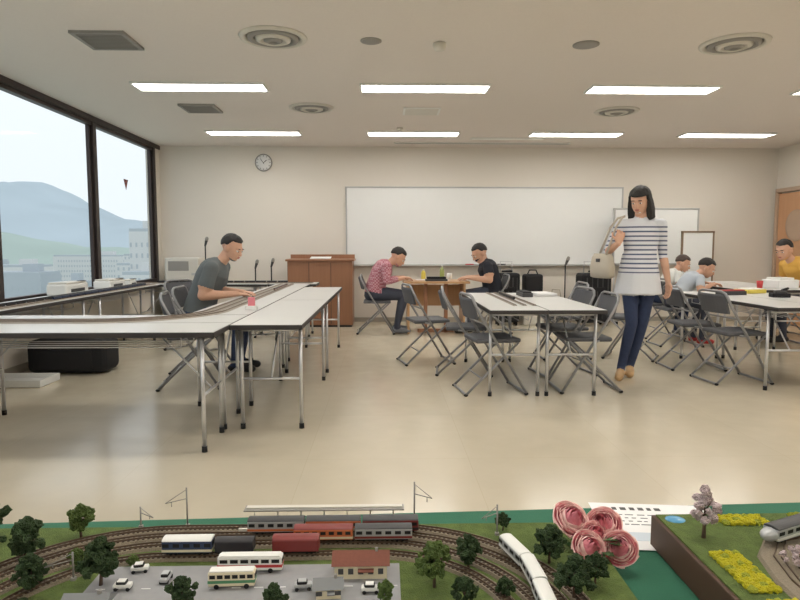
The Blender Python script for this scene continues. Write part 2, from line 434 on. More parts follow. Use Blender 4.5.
def human(name, loc, P, look):
    k = P.get('k', 1.); g = lambda a: V(P[a])
    f = V((P['f'][0], P['f'][1], 0)).normalized(); up = V((0, 0, 1)); r = f.cross(up)
    pel, chest, neck, head = g('pel'), g('chest'), g('neck'), g('head')
    sw = P.get('sw', .19)*k; bulk = P.get('bulk', 1.)*k
    b = B(); m = SKIN
    def spine(t):
        return pel*(1-t)*(1-t)+2*t*(1-t)*(chest*2-(pel+neck)*.5)+neck*t*t
    rings = []
    for t, w_, d_ in ((-.22, .10, .09), (-.12, .155, .12), (.0, .168, .122), (.15, .158, .118), (.38, .146, .112), (.6, .16, .12), (.78, .17, .118), (.9, .152, .10), (.98, .095, .075), (1.03, .058, .058)):
        c = spine(t) if t >= 0 else pel+(spine(.1)-pel).normalized()*t*.5*k
        tg = (spine(t+.02)-spine(t-.02)).normalized() if t > 0 else (spine(.06)-pel).normalized()
        fw = tg.cross(r).normalized(); fw = -fw if fw.dot(f+up*.3) < 0 else fw
        rings.append([c+r*(w_*bulk*math.cos(q))+fw*(d_*bulk*math.sin(q)) for q in [2*math.pi*j/24 for j in range(24)]])
    b.loft(rings, m)
    segs = []
    tdir = (neck-chest).normalized()
    shR = neck+r*sw-tdir*.055*k; shL = neck-r*sw-tdir*.055*k
    for sh in (shR, shL): b.cap(neck-tdir*.035*k, sh, .052*bulk, .052*bulk, m); b.cap(spine(.8), sh, .09*bulk, .05*bulk, m)
    for s_, sh, e, w_ in (('R', shR, g('eR'), g('wR')), ('L', shL, g('eL'), g('wL'))):
        sb = 1.12 if look.get('sleeve', .55) > .3 else 1
        b.cap(sh, e, .053*bulk*sb, .04*bulk, m)
        mid = e.lerp(w_, .25); b.cap(e, mid, .039*bulk, .040*bulk, m); b.cap(mid, w_, .040*bulk, .025*k, m)
        if .4 < look.get('sleeve', .55) < 1: b.cap(sh, sh.lerp(e, look['sleeve']-.08), .056*bulk, .062*bulk, m)
        segs += [(sh, e, .05*bulk, 'ua'), (e, w_, .033*bulk, 'fa')]
    hw = .088*k
    for s_, sg in (('R', 1), ('L', -1)):
        hp = pel+r*hw*sg; kn = g('k'+s_); an = g('a'+s_); ft = V(P.get('ft'+s_, f)).normalized()
        b.cap(hp, kn, .088*bulk, .056*bulk, m); mid = kn.lerp(an, .3)
        b.cap(kn, mid, .055*bulk, .054*bulk, m); b.cap(mid, an, .054*bulk, .036*k, m)
        h0 = V((an.x, an.y, an.z-.04*k))-ft*.03*k; t0 = V((an.x, an.y, an.z-.05*k))+ft*.15*k
        b.cap(h0, t0, .036*k, .032*k, m); b.cap(h0+ft*.1*k, t0+ft*.01*k, .04*k, .036*k, m); b.cap(an, t0-ft*.05*k, .036*k, .03*k, m)
        segs += [(hp, kn, .07*bulk, 'th'), (kn, an, .045*bulk, 'sh'), (h0, t0+ft*.03, .042*k, 'ft')]
    hf = V(P['hf']).normalized(); hu = (up-hf*up.dot(hf)).normalized(); hr = hf.cross(hu); ax = (hr, hf, hu)
    H = lambda x, y, z: head+(hr*x+hf*y+hu*z)*hk
    hk = P.get('hk', k)
    def E(c, rad): b.ell(H(*c), [q*hk for q in rad], m, ax, 20, 14)
    b.cap(neck-tdir*.03*k, H(0, -.02, -.05), .056*k, .052*k, m)
    E((0, -.012, .03), (.076, .092, .085)); E((0, .02, -.02), (.063, .07, .085)); E((0, .048, -.08), (.034, .034, .024))
    E((0, .076, .026), (.05, .014, .012)); E((.034, .058, -.025), (.02, .02, .02)); E((-.034, .058, -.025), (.02, .02, .02))
    b.cap(H(0, .088, .008), H(0, .104, -.026), .008*hk, .012*hk, m); E((.078, -.008, -.01), (.011, .02, .032)); E((-.078, -.008, -.01), (.011, .02, .032))
    E((0, .084, -.054), (.026, .012, .014))
    if look.get('tunic'):
        rg = []
        for z, w_, d_ in ((1.12, .14, .10), (1.0, .165, .13), (.86, .19, .15), (look['hem'], .205, .165)):
            c = V((pel.x-.01, pel.y, z))
            rg.append([c+r*(w_*math.cos(q))+f*(d_*math.sin(q))*(1+.05*math.sin(q*6)) for q in [2*math.pi*j/36 for j in range(36)]])
        b.loft(rg, m)
    vs, fs = remeshed(b, .0085*max(k, .9), 3)
    for v in vs:
        if v.z < .004: v.z = .004
    sp = [spine(i/8) for i in range(9)]
    for i in range(8): segs.append((sp[i], sp[i+1], (.13 if i < 7 else .06)*bulk, 'to'))
    segs.append((neck+tdir*.02*k, head, .055*k, 'hd')); segs.append((head, head+hu*.01, .09*hk, 'hd'))
    fm = []; shirt, pants, shoe = look['shirt'], look['pants'], look['shoe']; sl = look.get('sleeve', .55); sd = (spine(.2)-pel).normalized()
    data = [(p0, p1-p0, max((p1-p0).length_squared, 1e-8), rr, tg) for p0, p1, rr, tg in segs]
    for F in fs:
        c = (vs[F[0]]+vs[F[2]])*.5; best = 9; bt = None; tt = 0
        for p0, d, l2, rr, tg in data:
            w_ = c-p0; t = w_.dot(d)/l2; t = 0 if t < 0 else (1 if t > 1 else t)
            q = (w_-d*t).length-rr
            if q < best: best = q; bt = tg; tt = t
        if bt == 'hd': mm = SKIN
        elif bt == 'ua': mm = shirt if tt < sl or sl >= 1 else SKIN
        elif bt == 'fa': mm = shirt if tt < sl-1 else SKIN
        elif bt == 'ft': mm = shoe
        elif bt == 'to': mm = shirt if (c-pel).dot(sd) > -.0 else pants
        else: mm = pants
        if look.get('tunic') and bt in ('to', 'th', 'sh') : mm = shirt if c.z > look['hem']-.012 else pants
        if bt == 'th' and not look.get('tunic') and (c-pel).dot(sd) > .02 and (c-pel).dot(f) < .1: mm = shirt
        if bt in ('to', 'ua') and (c-neck).dot(tdir)+.35*(c-neck).dot(f) > .028*k and (c-neck).length < .105*k: mm = SKIN
        fm.append(mm)
    o = B(); o.add(vs, fs, fm, True)
    hand(o, P['wR'], P['hdR'], P['hnR'], True, P.get('cR', .35), k); hand(o, P['wL'], P['hdL'], P['hnL'], False, P.get('cL', .35), k)
    for s_ in (-1, 1):
        o.ell(H(s_*.030, .0765, .003), [.0125*hk, .0125*hk, .0085*hk], M_eyew, ax, 12, 8); o.ell(H(s_*.030, .0850, .002), [.0062*hk]*3, M_iris, ax, 10, 6)
        o.ell(H(s_*.031, .088, .026), (.018*hk, .005*hk, .0035*hk), look.get('hair', M_hair), ax, 10, 6)
        o.ell(H(s_*.030, .082, .013), (.016*hk, .009*hk, .005*hk), SKIN, ax, 10, 6)
    o.ell(H(0, .0935, -.050), (.021*hk, .006*hk, .0045*hk), M_lip, ax, 12, 6); o.ell(H(0, .0925, -.058), (.018*hk, .006*hk, .005*hk), M_lip, ax, 12, 6)
    ln = look.get('hairlen', 0); hc = V((0, -.012, .03)); rings = []; nv, nu = 40, 56
    ss = lambda a, b_, x_: (lambda t: t*t*(3-2*t))(max(0, min(1, (x_-a)/(b_-a))))
    for i in range(nv+1):
        th = math.pi*(.01+.98*i/nv); ring = []
        for j in range(nu):
            q = 2*math.pi*j/nu; x, y, z = math.sin(th)*math.cos(q), math.sin(th)*math.sin(q), math.cos(th)
            nn = noise.noise(V((x*4, y*4, z*1.5)))+.5*noise.noise(V((x*11, y*11, z*3)))
            g1 = (1.24 if ln else 1.11)+.05*nn
            hid = False
            if ln:
                hh = math.hypot(x, y); ya = y/max(hh, 1e-3)
                hid = (y > .5 and z < .28) if z > 0 else ya > .5
            else:
                hl = .46+.05*nn if y > .35 else (.46-(.35-y)*1.9 if y > .05 else (-.12 if y > -.30 else -.12-(-.30-y)*.75))
                g1 = .80+(g1-.80)*ss(hl-.10, hl+.14, z)
            if hid: g1 = .72
            if ln and z < 0:
                hr_ = math.hypot(x, y); cx, cy = (x/max(hr_, 1e-3), y/max(hr_, 1e-3)); wd = 1.24+.22*math.sin(min(1, -z*1.2)*math.pi*.6)+.05*nn
                if hid: p = (hc.x+.05*cx, hc.y+.03*cy, hc.z+z*ln*.9)
                else:
                    if z < -.93: wd *= max(.2, (1+z)/.07)
                    p = (hc.x+.076*cx*wd, hc.y+.092*cy*wd*.9, hc.z+z*ln)
            else: p = (hc.x+.076*x*g1, hc.y+.092*y*g1, hc.z+.085*z*g1)
            ring.append(H(*p))
        rings.append(ring)
    o.loft(rings, look.get('hair', M_hair))
    if look.get('extra'): look['extra'](o, H)
    return o.obj(name, loc)

def seatP(s, k=1., chest=(.1, .84), neck=(.22, 1.03), head=(.33, 1.17), hf=(.8, 0, -.45), elb=(.12, .26, .74), wr=(.40, .12, .745), kn=(.42, .11, .52), an=(.36, .12, .09), **kw):
    z = lambda a: .55-.02*(1-k)*5+(a-.55)*k
    X = lambda x: s*x*k
    P = dict(k=k, f=(s, 0), pel=(0, 0, z(.55)), chest=(X(chest[0]), 0, z(chest[1])), neck=(X(neck[0]), 0, z(neck[1])), head=(X(head[0]), 0, z(head[1])), hf=(s*hf[0], hf[1], hf[2]))
    for n_, sg in (('R', -s), ('L', s)):
        P['e'+n_] = (X(elb[0]), sg*elb[1]*k, z(elb[2])); P['w'+n_] = (X(wr[0]), sg*wr[1]*k, wr[2])
        P['hd'+n_] = (s, -sg*.35, -.12); P['hn'+n_] = (0, 0, -1)
        P['k'+n_] = (X(kn[0]), sg*kn[1]*k, z(kn[2])); P['a'+n_] = (X(an[0]), sg*an[1]*k, .09)
    P.update(kw); return P

M_jeans = mat('denim', (50, 62, 92), .85, var=.2, scale=30, bump=.15); M_dark = mat('dark_trousers', (62, 66, 80), .85, var=.1)
M_polo = mat('grey_polo', (100, 106, 108), .85, var=.1, bump=.1, bscale=30)
M_blk = mat('black_tshirt', (34, 36, 46), .85, var=.1)
M_shoeg = mat('grey_shoe', (116, 118, 124), .6); M_tan = mat('tan_shoe', (200, 164, 120), .5); M_shoeb = mat('black_shoe', (38, 38, 42), .5)
M_yshirt = mat('yellow_shirt', (224, 176, 84), .85); M_gshirt = mat('pale_shirt', (190, 198, 208), .85)

def plaid():
    m = mat('plaid_shirt', (196, 120, 128), .85); nt = m.node_tree; N = nt.nodes; L = nt.links; p = N['Principled BSDF']
    tc = N.new('ShaderNodeTexCoord'); ck = N.new('ShaderNodeTexChecker'); ck.inputs['Scale'].default_value = 45
    ck.inputs['Color1'].default_value = lin((170, 96, 112))+(1,); ck.inputs['Color2'].default_value = lin((206, 160, 168))+(1,)
    L.new(tc.outputs['Object'], ck.inputs['Vector']); L.new(ck.outputs['Color'], p.inputs['Base Color']); return m
def striped():
    m = mat('striped_top', (232, 232, 234), .85); nt = m.node_tree; N = nt.nodes; L = nt.links; p = N['Principled BSDF']
    tc = N.new('ShaderNodeTexCoord'); sx = N.new('ShaderNodeSeparateXYZ'); L.new(tc.outputs['Object'], sx.inputs[0])
    def ma(op, a, bb):
        n_ = N.new('ShaderNodeMath'); n_.operation = op
        for i, q in enumerate((a, bb)):
            if isinstance(q, (int, float)): n_.inputs[i].default_value = q
            elif q is not None: L.new(q, n_.inputs[i])
        return n_.outputs[0]
    fr = ma('FRACT', ma('DIVIDE', sx.outputs[2], .040), None); st = ma('GREATER_THAN', fr, .68)
    msk = ma('MULTIPLY', ma('GREATER_THAN', sx.outputs[2], .95), ma('LESS_THAN', sx.outputs[2], 1.38))
    fac = ma('MULTIPLY', st, msk)
    mx = N.new('ShaderNodeMix'); mx.data_type = 'RGBA'; mx.inputs[6].default_value = lin((222, 224, 230))+(1,); mx.inputs[7].default_value = lin((84, 92, 124))+(1,)
    L.new(fac, mx.inputs[0]); L.new(mx.outputs[2], p.inputs['Base Color']); return m

human('seated_man', (-1.77, 5.9, 0), seatP(1, hf=(.85, -.25, -.4), bulk=1.18, hk=1.08, sw=.21), dict(shirt=M_polo, pants=M_jeans, shoe=M_shoeb, sleeve=.7))
human('seated_man', (-.14, 8.5, 0), seatP(1, chest=(.07, .80), neck=(.2, .95), head=(.32, 1.04), hf=(.75, -.1, -.6), elb=(.16, .26, .72), wr=(.40, .10, .76), kn=(.4, .11, .52), an=(.3, .12, .09), bulk=1.15, hk=1.12), dict(shirt=plaid(), pants=M_dark, shoe=M_shoeg, sleeve=1.6))
human('seated_man', (1.50, 8.5, 0), seatP(-1, chest=(.06, .81), neck=(.14, .97), head=(.20, 1.09), hf=(.8, -.2, -.5), elb=(.1, .26, .74), wr=(.36, .12, .76), kn=(.4, .11, .52), an=(.36, .12, .09), bulk=1.15, hk=1.14), dict(shirt=M_blk, pants=M_dark, shoe=M_shoeb, sleeve=.6))
human('seated_child', (3.48, 7.35, 0), seatP(1, .82, chest=(.16, .78), neck=(.32, .93), head=(.46, 1.03), hf=(.8, -.3, -.5), elb=(.24, .27, .72), wr=(.52, .12, .745), hk=1.0), dict(shirt=M_gshirt, pants=M_dark, shoe=M_red, sleeve=.7))
human('seated_child', (3.58, 8.0, 0), seatP(1, .8, chest=(.14, .80), neck=(.26, .97), head=(.38, 1.09), hf=(.8, -.4, -.4), elb=(.2, .27, .73), wr=(.48, .12, .745), hk=.95), dict(shirt=M_white, pants=M_jeans, shoe=M_shoeg, sleeve=.7, hair=mat('brown_hair', (70, 56, 50), .5)))
human('seated_man', (5.25, 7.55, 0), seatP(-1, head=(.33, 1.14), neck=(.22, 1.0), hf=(.8, -.4, -.3), bulk=1.15, hk=1.1), dict(shirt=M_yshirt, pants=M_dark, shoe=M_shoeb, sleeve=.6))

PW = dict(f=(-.28, -1), pel=(.06, 0, .94), chest=(.065, .01, 1.2), neck=(.06, 0, 1.43), head=(.03, -.035, 1.58), hf=(-.62, -.72, -.3), sw=.165, bulk=.94, hk=1.02,
          eR=(-.21, .08, 1.13), wR=(-.19, -.13, 1.21), hdR=(.25, 0, 1), hnR=(.2, 1, 0), cR=.75,
          eL=(.275, .02, 1.11), wL=(.30, -.05, .87), hdL=(0, -.12, -1), hnL=(-1, -.2, 0), cL=.3,
          kR=(-.025, -.07, .5), aR=(-.09, -.02, .085), ftR=(-.5, -1, 0), kL=(.10, .0, .5), aL=(.05, .12, .085), ftL=(-.4, -1, 0))
M_bag = mat('cream_bag', (190, 180, 164), .6, bump=.1)
def bag(o, H):
    o.M = Matrix.Translation((-.26, .05, 1.02)) @ Matrix.Rotation(.3, 4, 'Z')
    rg = []
    for z, w_, d_ in ((-.12, .035, .11), (-.11, .05, .14), (-.02, .055, .145), (.07, .04, .125), (.1, .025, .11)):
        rg.append([(w_*math.copysign(abs(math.cos(q))**.6, math.cos(q)), d_*math.copysign(abs(math.sin(q))**.6, math.sin(q)), z) for q in [2*math.pi*j/24 for j in range(24)]])
    o.loft(rg, M_bag); o.box((-.045, -.0, .04), (.02, .05, .03), M_dgrey, .004); o.M = Matrix.Identity(4)
    for dy in (-.08, .09):
        o.tube([(-.26, dy+.04, 1.11), (-.235, dy*.9, 1.22), (-.19, dy*.8, 1.35), (-.13, dy*.6, 1.435), (-.09, 0, 1.45)], .010, M_bag, 8)
human('standing_woman', (2.22, 5.5, 0), PW, dict(shirt=striped(), pants=M_jeans, shoe=M_tan, sleeve=1.1, tunic=True, hem=.76, hairlen=.20, extra=bag))

# ---------------------------------------------------------------- back area furniture
b = B()
b.box((0, 0, .70), (.9, .6, .03), M_desk, .004)
for x in (-.38, .38): b.box((x, 0, .34), (.03, .5, .68), M_desk, .003)
b.box((0, .15, .5), (.74, .02, .3), M_desk)
for x in (-.14, .14): b.box((x, -.1, .34), (.05, .05, .68), M_podium, .004)
b.box((0, -.1, .03), (.5, .05, .05), M_podium, .004)
b.obj('wooden_desk', (.70, 8.6, 0))
def bottle(loc, m, h=.2):
    b = B(); b.lathe([(.001, 0), (.03, 0), (.033, .01), (.033, h*.6), (.028, h*.72), (.013, h*.85), (.013, h*.92)], (0, 0, 0), m, 16); b.lathe([(.015, h*.9), (.015, h), (.001, h)], (0, 0, 0), M_white, 12); b.obj('drink_bottle', loc)
bottle((.80, 8.65, .722), mat('tea_bottle', (170, 178, 110), .2)); bottle((.55, 8.84, .722), M_yel, .14)
def cup(loc, m):
    b = B(); b.lathe([(.001, 0), (.028, 0), (.036, .09), (.033, .09), (.026, .008), (.001, .008)], (0, 0, 0), m, 18); b.obj('paper_cup', loc)
cup((.92, 8.8, .716), M_white); cup((4.3, 7.0, .703), M_red)
b = B(); b.box((0, 0, .015), (.3, .12, .03), M_dgrey, .005); b.box((0, 0, .045), (.26, .09, .03), M_black, .005); b.obj('model_train_case', (.70, 8.42, .716))
b = B()
for i, (x, y, a) in enumerate(((0, 0, .2), (.17, .04, -.3), (-.15, .05, .1))): b.box((x, y, .001+.0015*i), (.15, .2, .0015), M_paper, R=Matrix.Rotation(a, 3, 'Z'))
b.obj('paper_sheets', (.66, 8.62, .716))
def suitcase(loc, w, h, d, m, rz=0):
    b = B(); b.box((0, 0, h/2+.05), (w, d, h), m, .04, seg=3)
    for i in range(5): b.box((-w*.36+w*.18*i, -d/2-.003, h/2+.05), (.015, .012, h*.82), M_dgrey, .004)
    for x in (-w*.38, w*.38):
        for y in (-d*.3, d*.3): b.lathe([(.001, -.012), (.028, -.012), (.028, .012), (.001, .012)], (x, y, .028), M_rub, 12, 'X')
    b.tube([(-w*.25, d*.3, h), (-w*.25, d*.3, h+.22), (w*.25, d*.3, h+.22), (w*.25, d*.3, h)], .009, M_chrome)
    b.cap((-.07, 0, h+.075), (.07, 0, h+.075), .014, .014, M_rub); b.box((0, -d/2-.008, h*.75), (w*.5, .02, .06), m, .006)
    b.obj('suitcase', loc, rz)
suitcase((1.84, 9.3, 0), .36, .74, .26, M_black); suitcase((3.12, 9.2, 0), .46, .74, .28, M_black, 8)
b = B(); b.box((0, 0, .22), (.32, .26, .44), M_cream, .02); b.box((0, -.135, .28), (.2, .01, .1), M_paper); b.box((0, 0, .45), (.34, .28, .03), M_dgrey, .01)
b.box((0, 0, .62), (.28, .24, .3), M_black, .04, seg=3); b.tube([(-.08, 0, .76), (-.05, 0, .83), (.05, 0, .83), (.08, 0, .76)], .01, M_rub); b.obj('storage_box', (2.24, 9.35, 0))
b = B(); b.box((0, 0, .2), (.26, .2, .38), M_bag, .04, seg=3); b.tube([(-.08, 0, .38), (-.06, 0, .52), (.06, 0, .52), (.08, 0, .38)], .01, M_bag); b.obj('tote_bag', (2.66, 9.55, 0))
def stand(loc, h):
    b = B(); b.tube([(0, 0, .12), (0, 0, h)], .01, M_rub)
    for i in range(3):
        q = i*2.1+.3; b.tube([(0, 0, .2), (math.cos(q)*.16, math.sin(q)*.16, .01)], .008, M_rub)
    b.cap((0, 0, h-.02), (.03, -.02, h+.07), .014, .024, M_dgrey); b.cap((.03, -.02, h+.07), (.035, -.025, h+.09), .026, .024, M_grey)
    b.obj('microphone_stand', loc)
stand((2.62, 8.95, 0), .93); stand((-2.72, 9.5, 0), 1.22); stand((-1.95, 9.4, 0), .88); stand((-1.72, 9.45, 0), .90)
b = B(); b.box((0, 0, .33), (.6, .45, .66), M_cream, .008); b.box((0, -.23, .48), (.5, .012, .24), M_white, .003); b.box((0, -.23, .2), (.5, .012, .24), M_white, .003)
for z in (.2, .48): b.box((0, -.24, z), (.12, .02, .02), M_alu)
b.box((0, 0, .85), (.5, .42, .34), M_cream, .02); b.box((-.05, -.212, .9), (.3, .008, .14), M_grey, .004); b.box((.18, -.215, .78), (.08, .012, .03), M_alu)
b.obj('copier_cabinet', (-2.98, 9.4, 0))
def printer(loc, w, d, h):
    b = B(); b.box((0, 0, h/2), (w, d, h), M_white, .02, seg=3); b.box((0, 0, h+.008), (w*.9, d*.9, .016), M_cream, .006); b.box((w/2, 0, h*.4), (.01, d*.6, h*.3), M_dgrey, .003); b.box((w/2-.03, d*.3, h+.018), (.05, .1, .006), M_dgrey); b.obj('power_pack_box', loc)
printer((-3.21, 6.35, .703), .2, .46, .11); printer((-3.21, 7.3, .703), .2, .4, .09); printer((-3.21, 7.8, .703), .16, .2, .06)

b = B(); b.box((0, 0, .165), (.72, .36, .31), M_black, .06, seg=3); b.tube([(-.16, -.02, .31), (-.1, -.03, .38), (.1, -.03, .38), (.16, -.02, .31)], .012, M_rub)
b.box((0, -.185, .14), (.5, .02, .18), M_black, .01); b.tube([(-.34, -.02, .27), (.34, -.02, .27)], .006, M_dgrey); b.obj('duffel_bag', (-2.95, 5.9, 0))
b = B(); b.box((0, 0, .012), (.5, .32, .02), M_white, .008)
for s_ in (-1, 1): b.box((s_*.245, 0, .035), (.012, .32, .06), M_white, .004); b.box((0, s_*.155, .035), (.5, .012, .06), M_white, .004)
b.obj('plastic_tray', (-3.14, 5.35, 0))

# ---------------------------------------------------------------- sweep helpers & model trains
def sweep(b, path, w, h, z, off, m, closed=False):
    K = len(path); rings = []
    for i in range(K):
        a = path[(i+1) % K] if closed else path[min(i+1, K-1)]; c = path[i-1] if closed else path[max(i-1, 0)]
        t = V((a[0]-c[0], a[1]-c[1])).normalized(); n = V((t.y, -t.x)); p = V(path[i])+n*off
        rings.append([(p.x-n.x*w/2, p.y-n.y*w/2, z), (p.x+n.x*w/2, p.y+n.y*w/2, z), (p.x+n.x*w*.42, p.y+n.y*w*.42, z+h), (p.x-n.x*w*.42, p.y-n.y*w*.42, z+h)])
    b.loft(rings, m, False, not closed, closed)
def resample(path, step, closed=False):
    pts = path+[path[0]] if closed else path; out = []; acc = 0
    for i in range(len(pts)-1):
        a, c = V(pts[i]), V(pts[i+1]); L = (c-a).length
        while acc < L: out.append((a.lerp(c, acc/L), (c-a).normalized())); acc += step
        acc -= L
    return out
def coach(b, L, W, H, body, roof, band=None, win=True, z=0):
    b.box((0, 0, z+H*.12), (L*.86, W*.6, H*.14), M_rub)
    for x in (-L*.34, -L*.24, L*.24, L*.34):
        b.lathe([(.001, -W*.32), (H*.1, -W*.32), (H*.1, W*.32), (.001, W*.32)], (x, 0, z+H*.1), M_rub, 8, 'Y')
    b.box((0, 0, z+H*.52), (L, W, H*.66), body, W*.06)
    rings = []
    for x in (-L/2, -L/2+W*.05, L/2-W*.05, L/2):
        e = .9 if abs(x) > L/2-1e-4 else 1
        rings.append([(x, W*.5*math.cos(q)*e, z+H*.84+H*.14*math.sin(q)*e) for q in [math.pi*j/8 for j in range(9)]])
    b.loft(rings, roof, False)
    if band: b.box((0, 0, z+H*.33), (L*1.002, W*1.02, H*.14), band)
    if win:
        n = max(4, int(L/W*1.6))
        for i in range(n):
            for s_ in (-1, 1): b.box((-L*.42+L*.84*i/(n-1), s_*W*.5, z+H*.62), (L*.84/(n-1)*.62, W*.03, H*.2), M_rub)
        for s_ in (-1, 1): b.box((s_*L/2, 0, z+H*.64), (W*.03, W*.7, H*.2), M_rub)
def train_on(name, pts, L, W, H, body, roof, band, z):
    b = B()
    for p, t in pts:
        b.M = Matrix.Translation((p[0], p[1], z)) @ Matrix.Rotation(math.atan2(t[1], t[0]), 4, 'Z'); coach(b, L, W, H, body, roof, band)
    b.obj(name)
M_steel = mat('train_steel', (186, 188, 190), .35, .3); M_navy = mat('train_navy', (52, 66, 96), .4); M_mar = mat('train_maroon', (128, 52, 50), .4)
M_orng = mat('train_orange', (206, 116, 72), .4); M_crm = mat('train_cream', (226, 216, 188), .4); M_trblk = mat('train_black', (46, 44, 48), .5); M_grn = mat('train_green', (80, 140, 100), .4)

b = B()
for r_ in (.70, .63, .56):
    x = -1.88+r_; y = 4.62-r_
    path = [(-3.36, y), (-2.6, y), (-1.88, y)]+[(-1.88+r_*math.sin(a), 4.62-r_*math.cos(a)) for a in [math.pi/2*i/12 for i in range(1, 13)]]+[(x, 6), (x, 7.95)]
    sweep(b, path, .045, .008, .702, 0, M_trackb)
    for o in (-.008, .008): sweep(b, path, .004, .005, .709, o, M_rail)
for yy in (8.16, 8.28):
    sweep(b, [(-3.25, yy), (-.95, yy)], .045, .008, .702, 0, M_trackb)
    for o in (-.008, .008): sweep(b, [(-3.25, yy), (-.95, yy)], .004, .005, .709, o, M_rail)
for xx in (-3.0, -2.93):
    sweep(b, [(xx, 4.45), (xx, 7.95)], .045, .008, .702, 0, M_trackb)
    for o in (-.008, .008): sweep(b, [(xx, 4.45), (xx, 7.95)], .004, .005, .709, o, M_rail)
b.obj('model_railway_track')
train_on('model_train', [((-3.0, 4.6+.142*i), (0, 1)) for i in range(23)], .135, .02, .026, M_trblk, M_dgrey, None, .715)
train_on('model_train', [((-2.93, 5.6+.142*i), (0, 1)) for i in range(15)], .135, .02, .026, M_navy, M_dgrey, None, .715)
train_on('model_train', [((-2.9+.142*i, 8.16), (1, 0)) for i in range(12)], .135, .02, .026, M_trblk, M_dgrey, None, .715)
train_on('model_train', [((-1.18, 6.7+.142*i), (0, 1)) for i in range(6)], .135, .02, .026, M_mar, M_dgrey, M_crm, .715)

b = B()
for x in (-.08, 0, .08):
    sweep(b, [(x, -.7), (x, .7)], .035, .006, 0, 0, M_trackb)
    for o in (-.008, .008): sweep(b, [(x, -.7), (x, .7)], .004, .005, .005, o, M_rail)
b.obj('model_railway_track', (1.14, 5.7, .702))
train_on('model_train', [((1.14, 5.5+.142*i), (0, 1)) for i in range(5)], .135, .02, .028, M_trblk, M_dgrey, None, .713)
b = B(); b.box((0, 0, .02), (.1, .3, .04), M_dgrey, .004); b.box((0, 0, .045), (.08, .27, .012), M_black, .003); b.obj('model_train_case', (1.36, 6.0, .702))
b = B(); b.box((0, 0, .015), (.2, .28, .025), M_paper, .002); b.obj('catalog_book', (1.56, 6.1, .702), 8)
b = B(); b.box((0, 0, .06), (.05, .03, .07), M_pinkp, .004); b.box((0, 0, .015), (.09, .06, .03), M_white, .004); b.obj('table_sign', (-1.02, 4.75, .702))
b = B(); b.box((0, 0, .02), (.16, .1, .04), M_black, .006); b.box((0, 0, .05), (.1, .07, .03), M_dgrey, .01); b.cap((.02, 0, .065), (.06, -.02, .085), .012, .012, M_black); b.obj('train_controller', (3.76, 5.8, .702), -10)
b = B(); b.box((0, 0, .02), (.26, .18, .04), M_yel, .006); b.box((0, 0, .044), (.22, .14, .01), M_paper, .002); b.obj('snack_box', (3.8, 6.35, .702), 20)
b = B(); b.box((0, 0, .02), (.28, .1, .04), M_dgrey, .004); b.box((0, 0, .045), (.25, .08, .012), M_red, .003); b.obj('model_train_case', (3.46, 6.1, .702), 10)
b = B(); b.box((0, 0, .05), (.3, .24, .1), M_paper, .01); b.box((0, 0, .11), (.2, .2, .03), M_white, .008); b.obj('paper_stack', (4.6, 7.1, .702), 15)

# ---------------------------------------------------------------- foreground display
M_felt = mat('green_felt', (50, 108, 84), .95, var=.1, scale=40, bump=.2, bscale=400)
M_grass = mat('scenic_grass', (96, 114, 56), .95, var=.5, scale=60, bump=.6, bscale=500)
M_road = mat('model_road', (156, 156, 158), .85, var=.1, scale=80); M_brick = mat('module_side_brown', (84, 60, 46), .6, var=.2)
M_tree = mat('tree_foliage', (58, 80, 44), .95, var=.55, scale=150, bump=1., bscale=500); M_tree2 = mat('tree_foliage_light', (98, 120, 58), .95, var=.5, scale=150, bump=1., bscale=500)
M_trunk = mat('tree_trunk', (96, 78, 64), .9); M_cherry = mat('cherry_blossom', (244, 220, 222), .9, var=.12, scale=200, bump=1., bscale=500)
M_rape = mat('rapeseed_flowers', (242, 222, 40), .9, var=.3, scale=250, bump=1., bscale=600); M_rape2 = mat('spring_field', (196, 200, 60), .9, var=.4, scale=250, bump=1., bscale=600)

b = B()
b.box((0, .70, .345+.33), (2.5, .68, .03), M_edge)
for x in (-1.1, 1.1):
    for y in (.42, .98): b.tube([(x, y, 0), (x, y, .66)], .015, M_chrome)
b.obj('display_table')
b = B()
fr = lambda x: 1.095+.039*x
n = 60
xs = [-1.3+2.6*i/n for i in range(n+1)]
rows = []
rows.append([(x, .33, .40) for x in xs]); rows.append([(x, .335, .69) for x in xs]); rows.append([(x, .35, .7) for x in xs]); rows.append([(x, fr(x)-.015, .7) for x in xs]); rows.append([(x, fr(x)-.003, .696) for x in xs]); rows.append([(x, fr(x), .68) for x in xs])
rows.append([(x, fr(x)+.012+.010*math.sin(x*24), .5) for x in xs]); rows.append([(x, fr(x)+.02+.02*math.sin(x*24+.4), .15) for x in xs])
vs = [p for r_ in rows for p in r_]; fs = []
for i in range(len(rows)-1):
    for j in range(n): a = i*(n+1)+j; fs.append([a, a+1, a+n+2, a+n+1])
b.add(vs, fs, M_felt, True); b.obj('green_tablecloth')

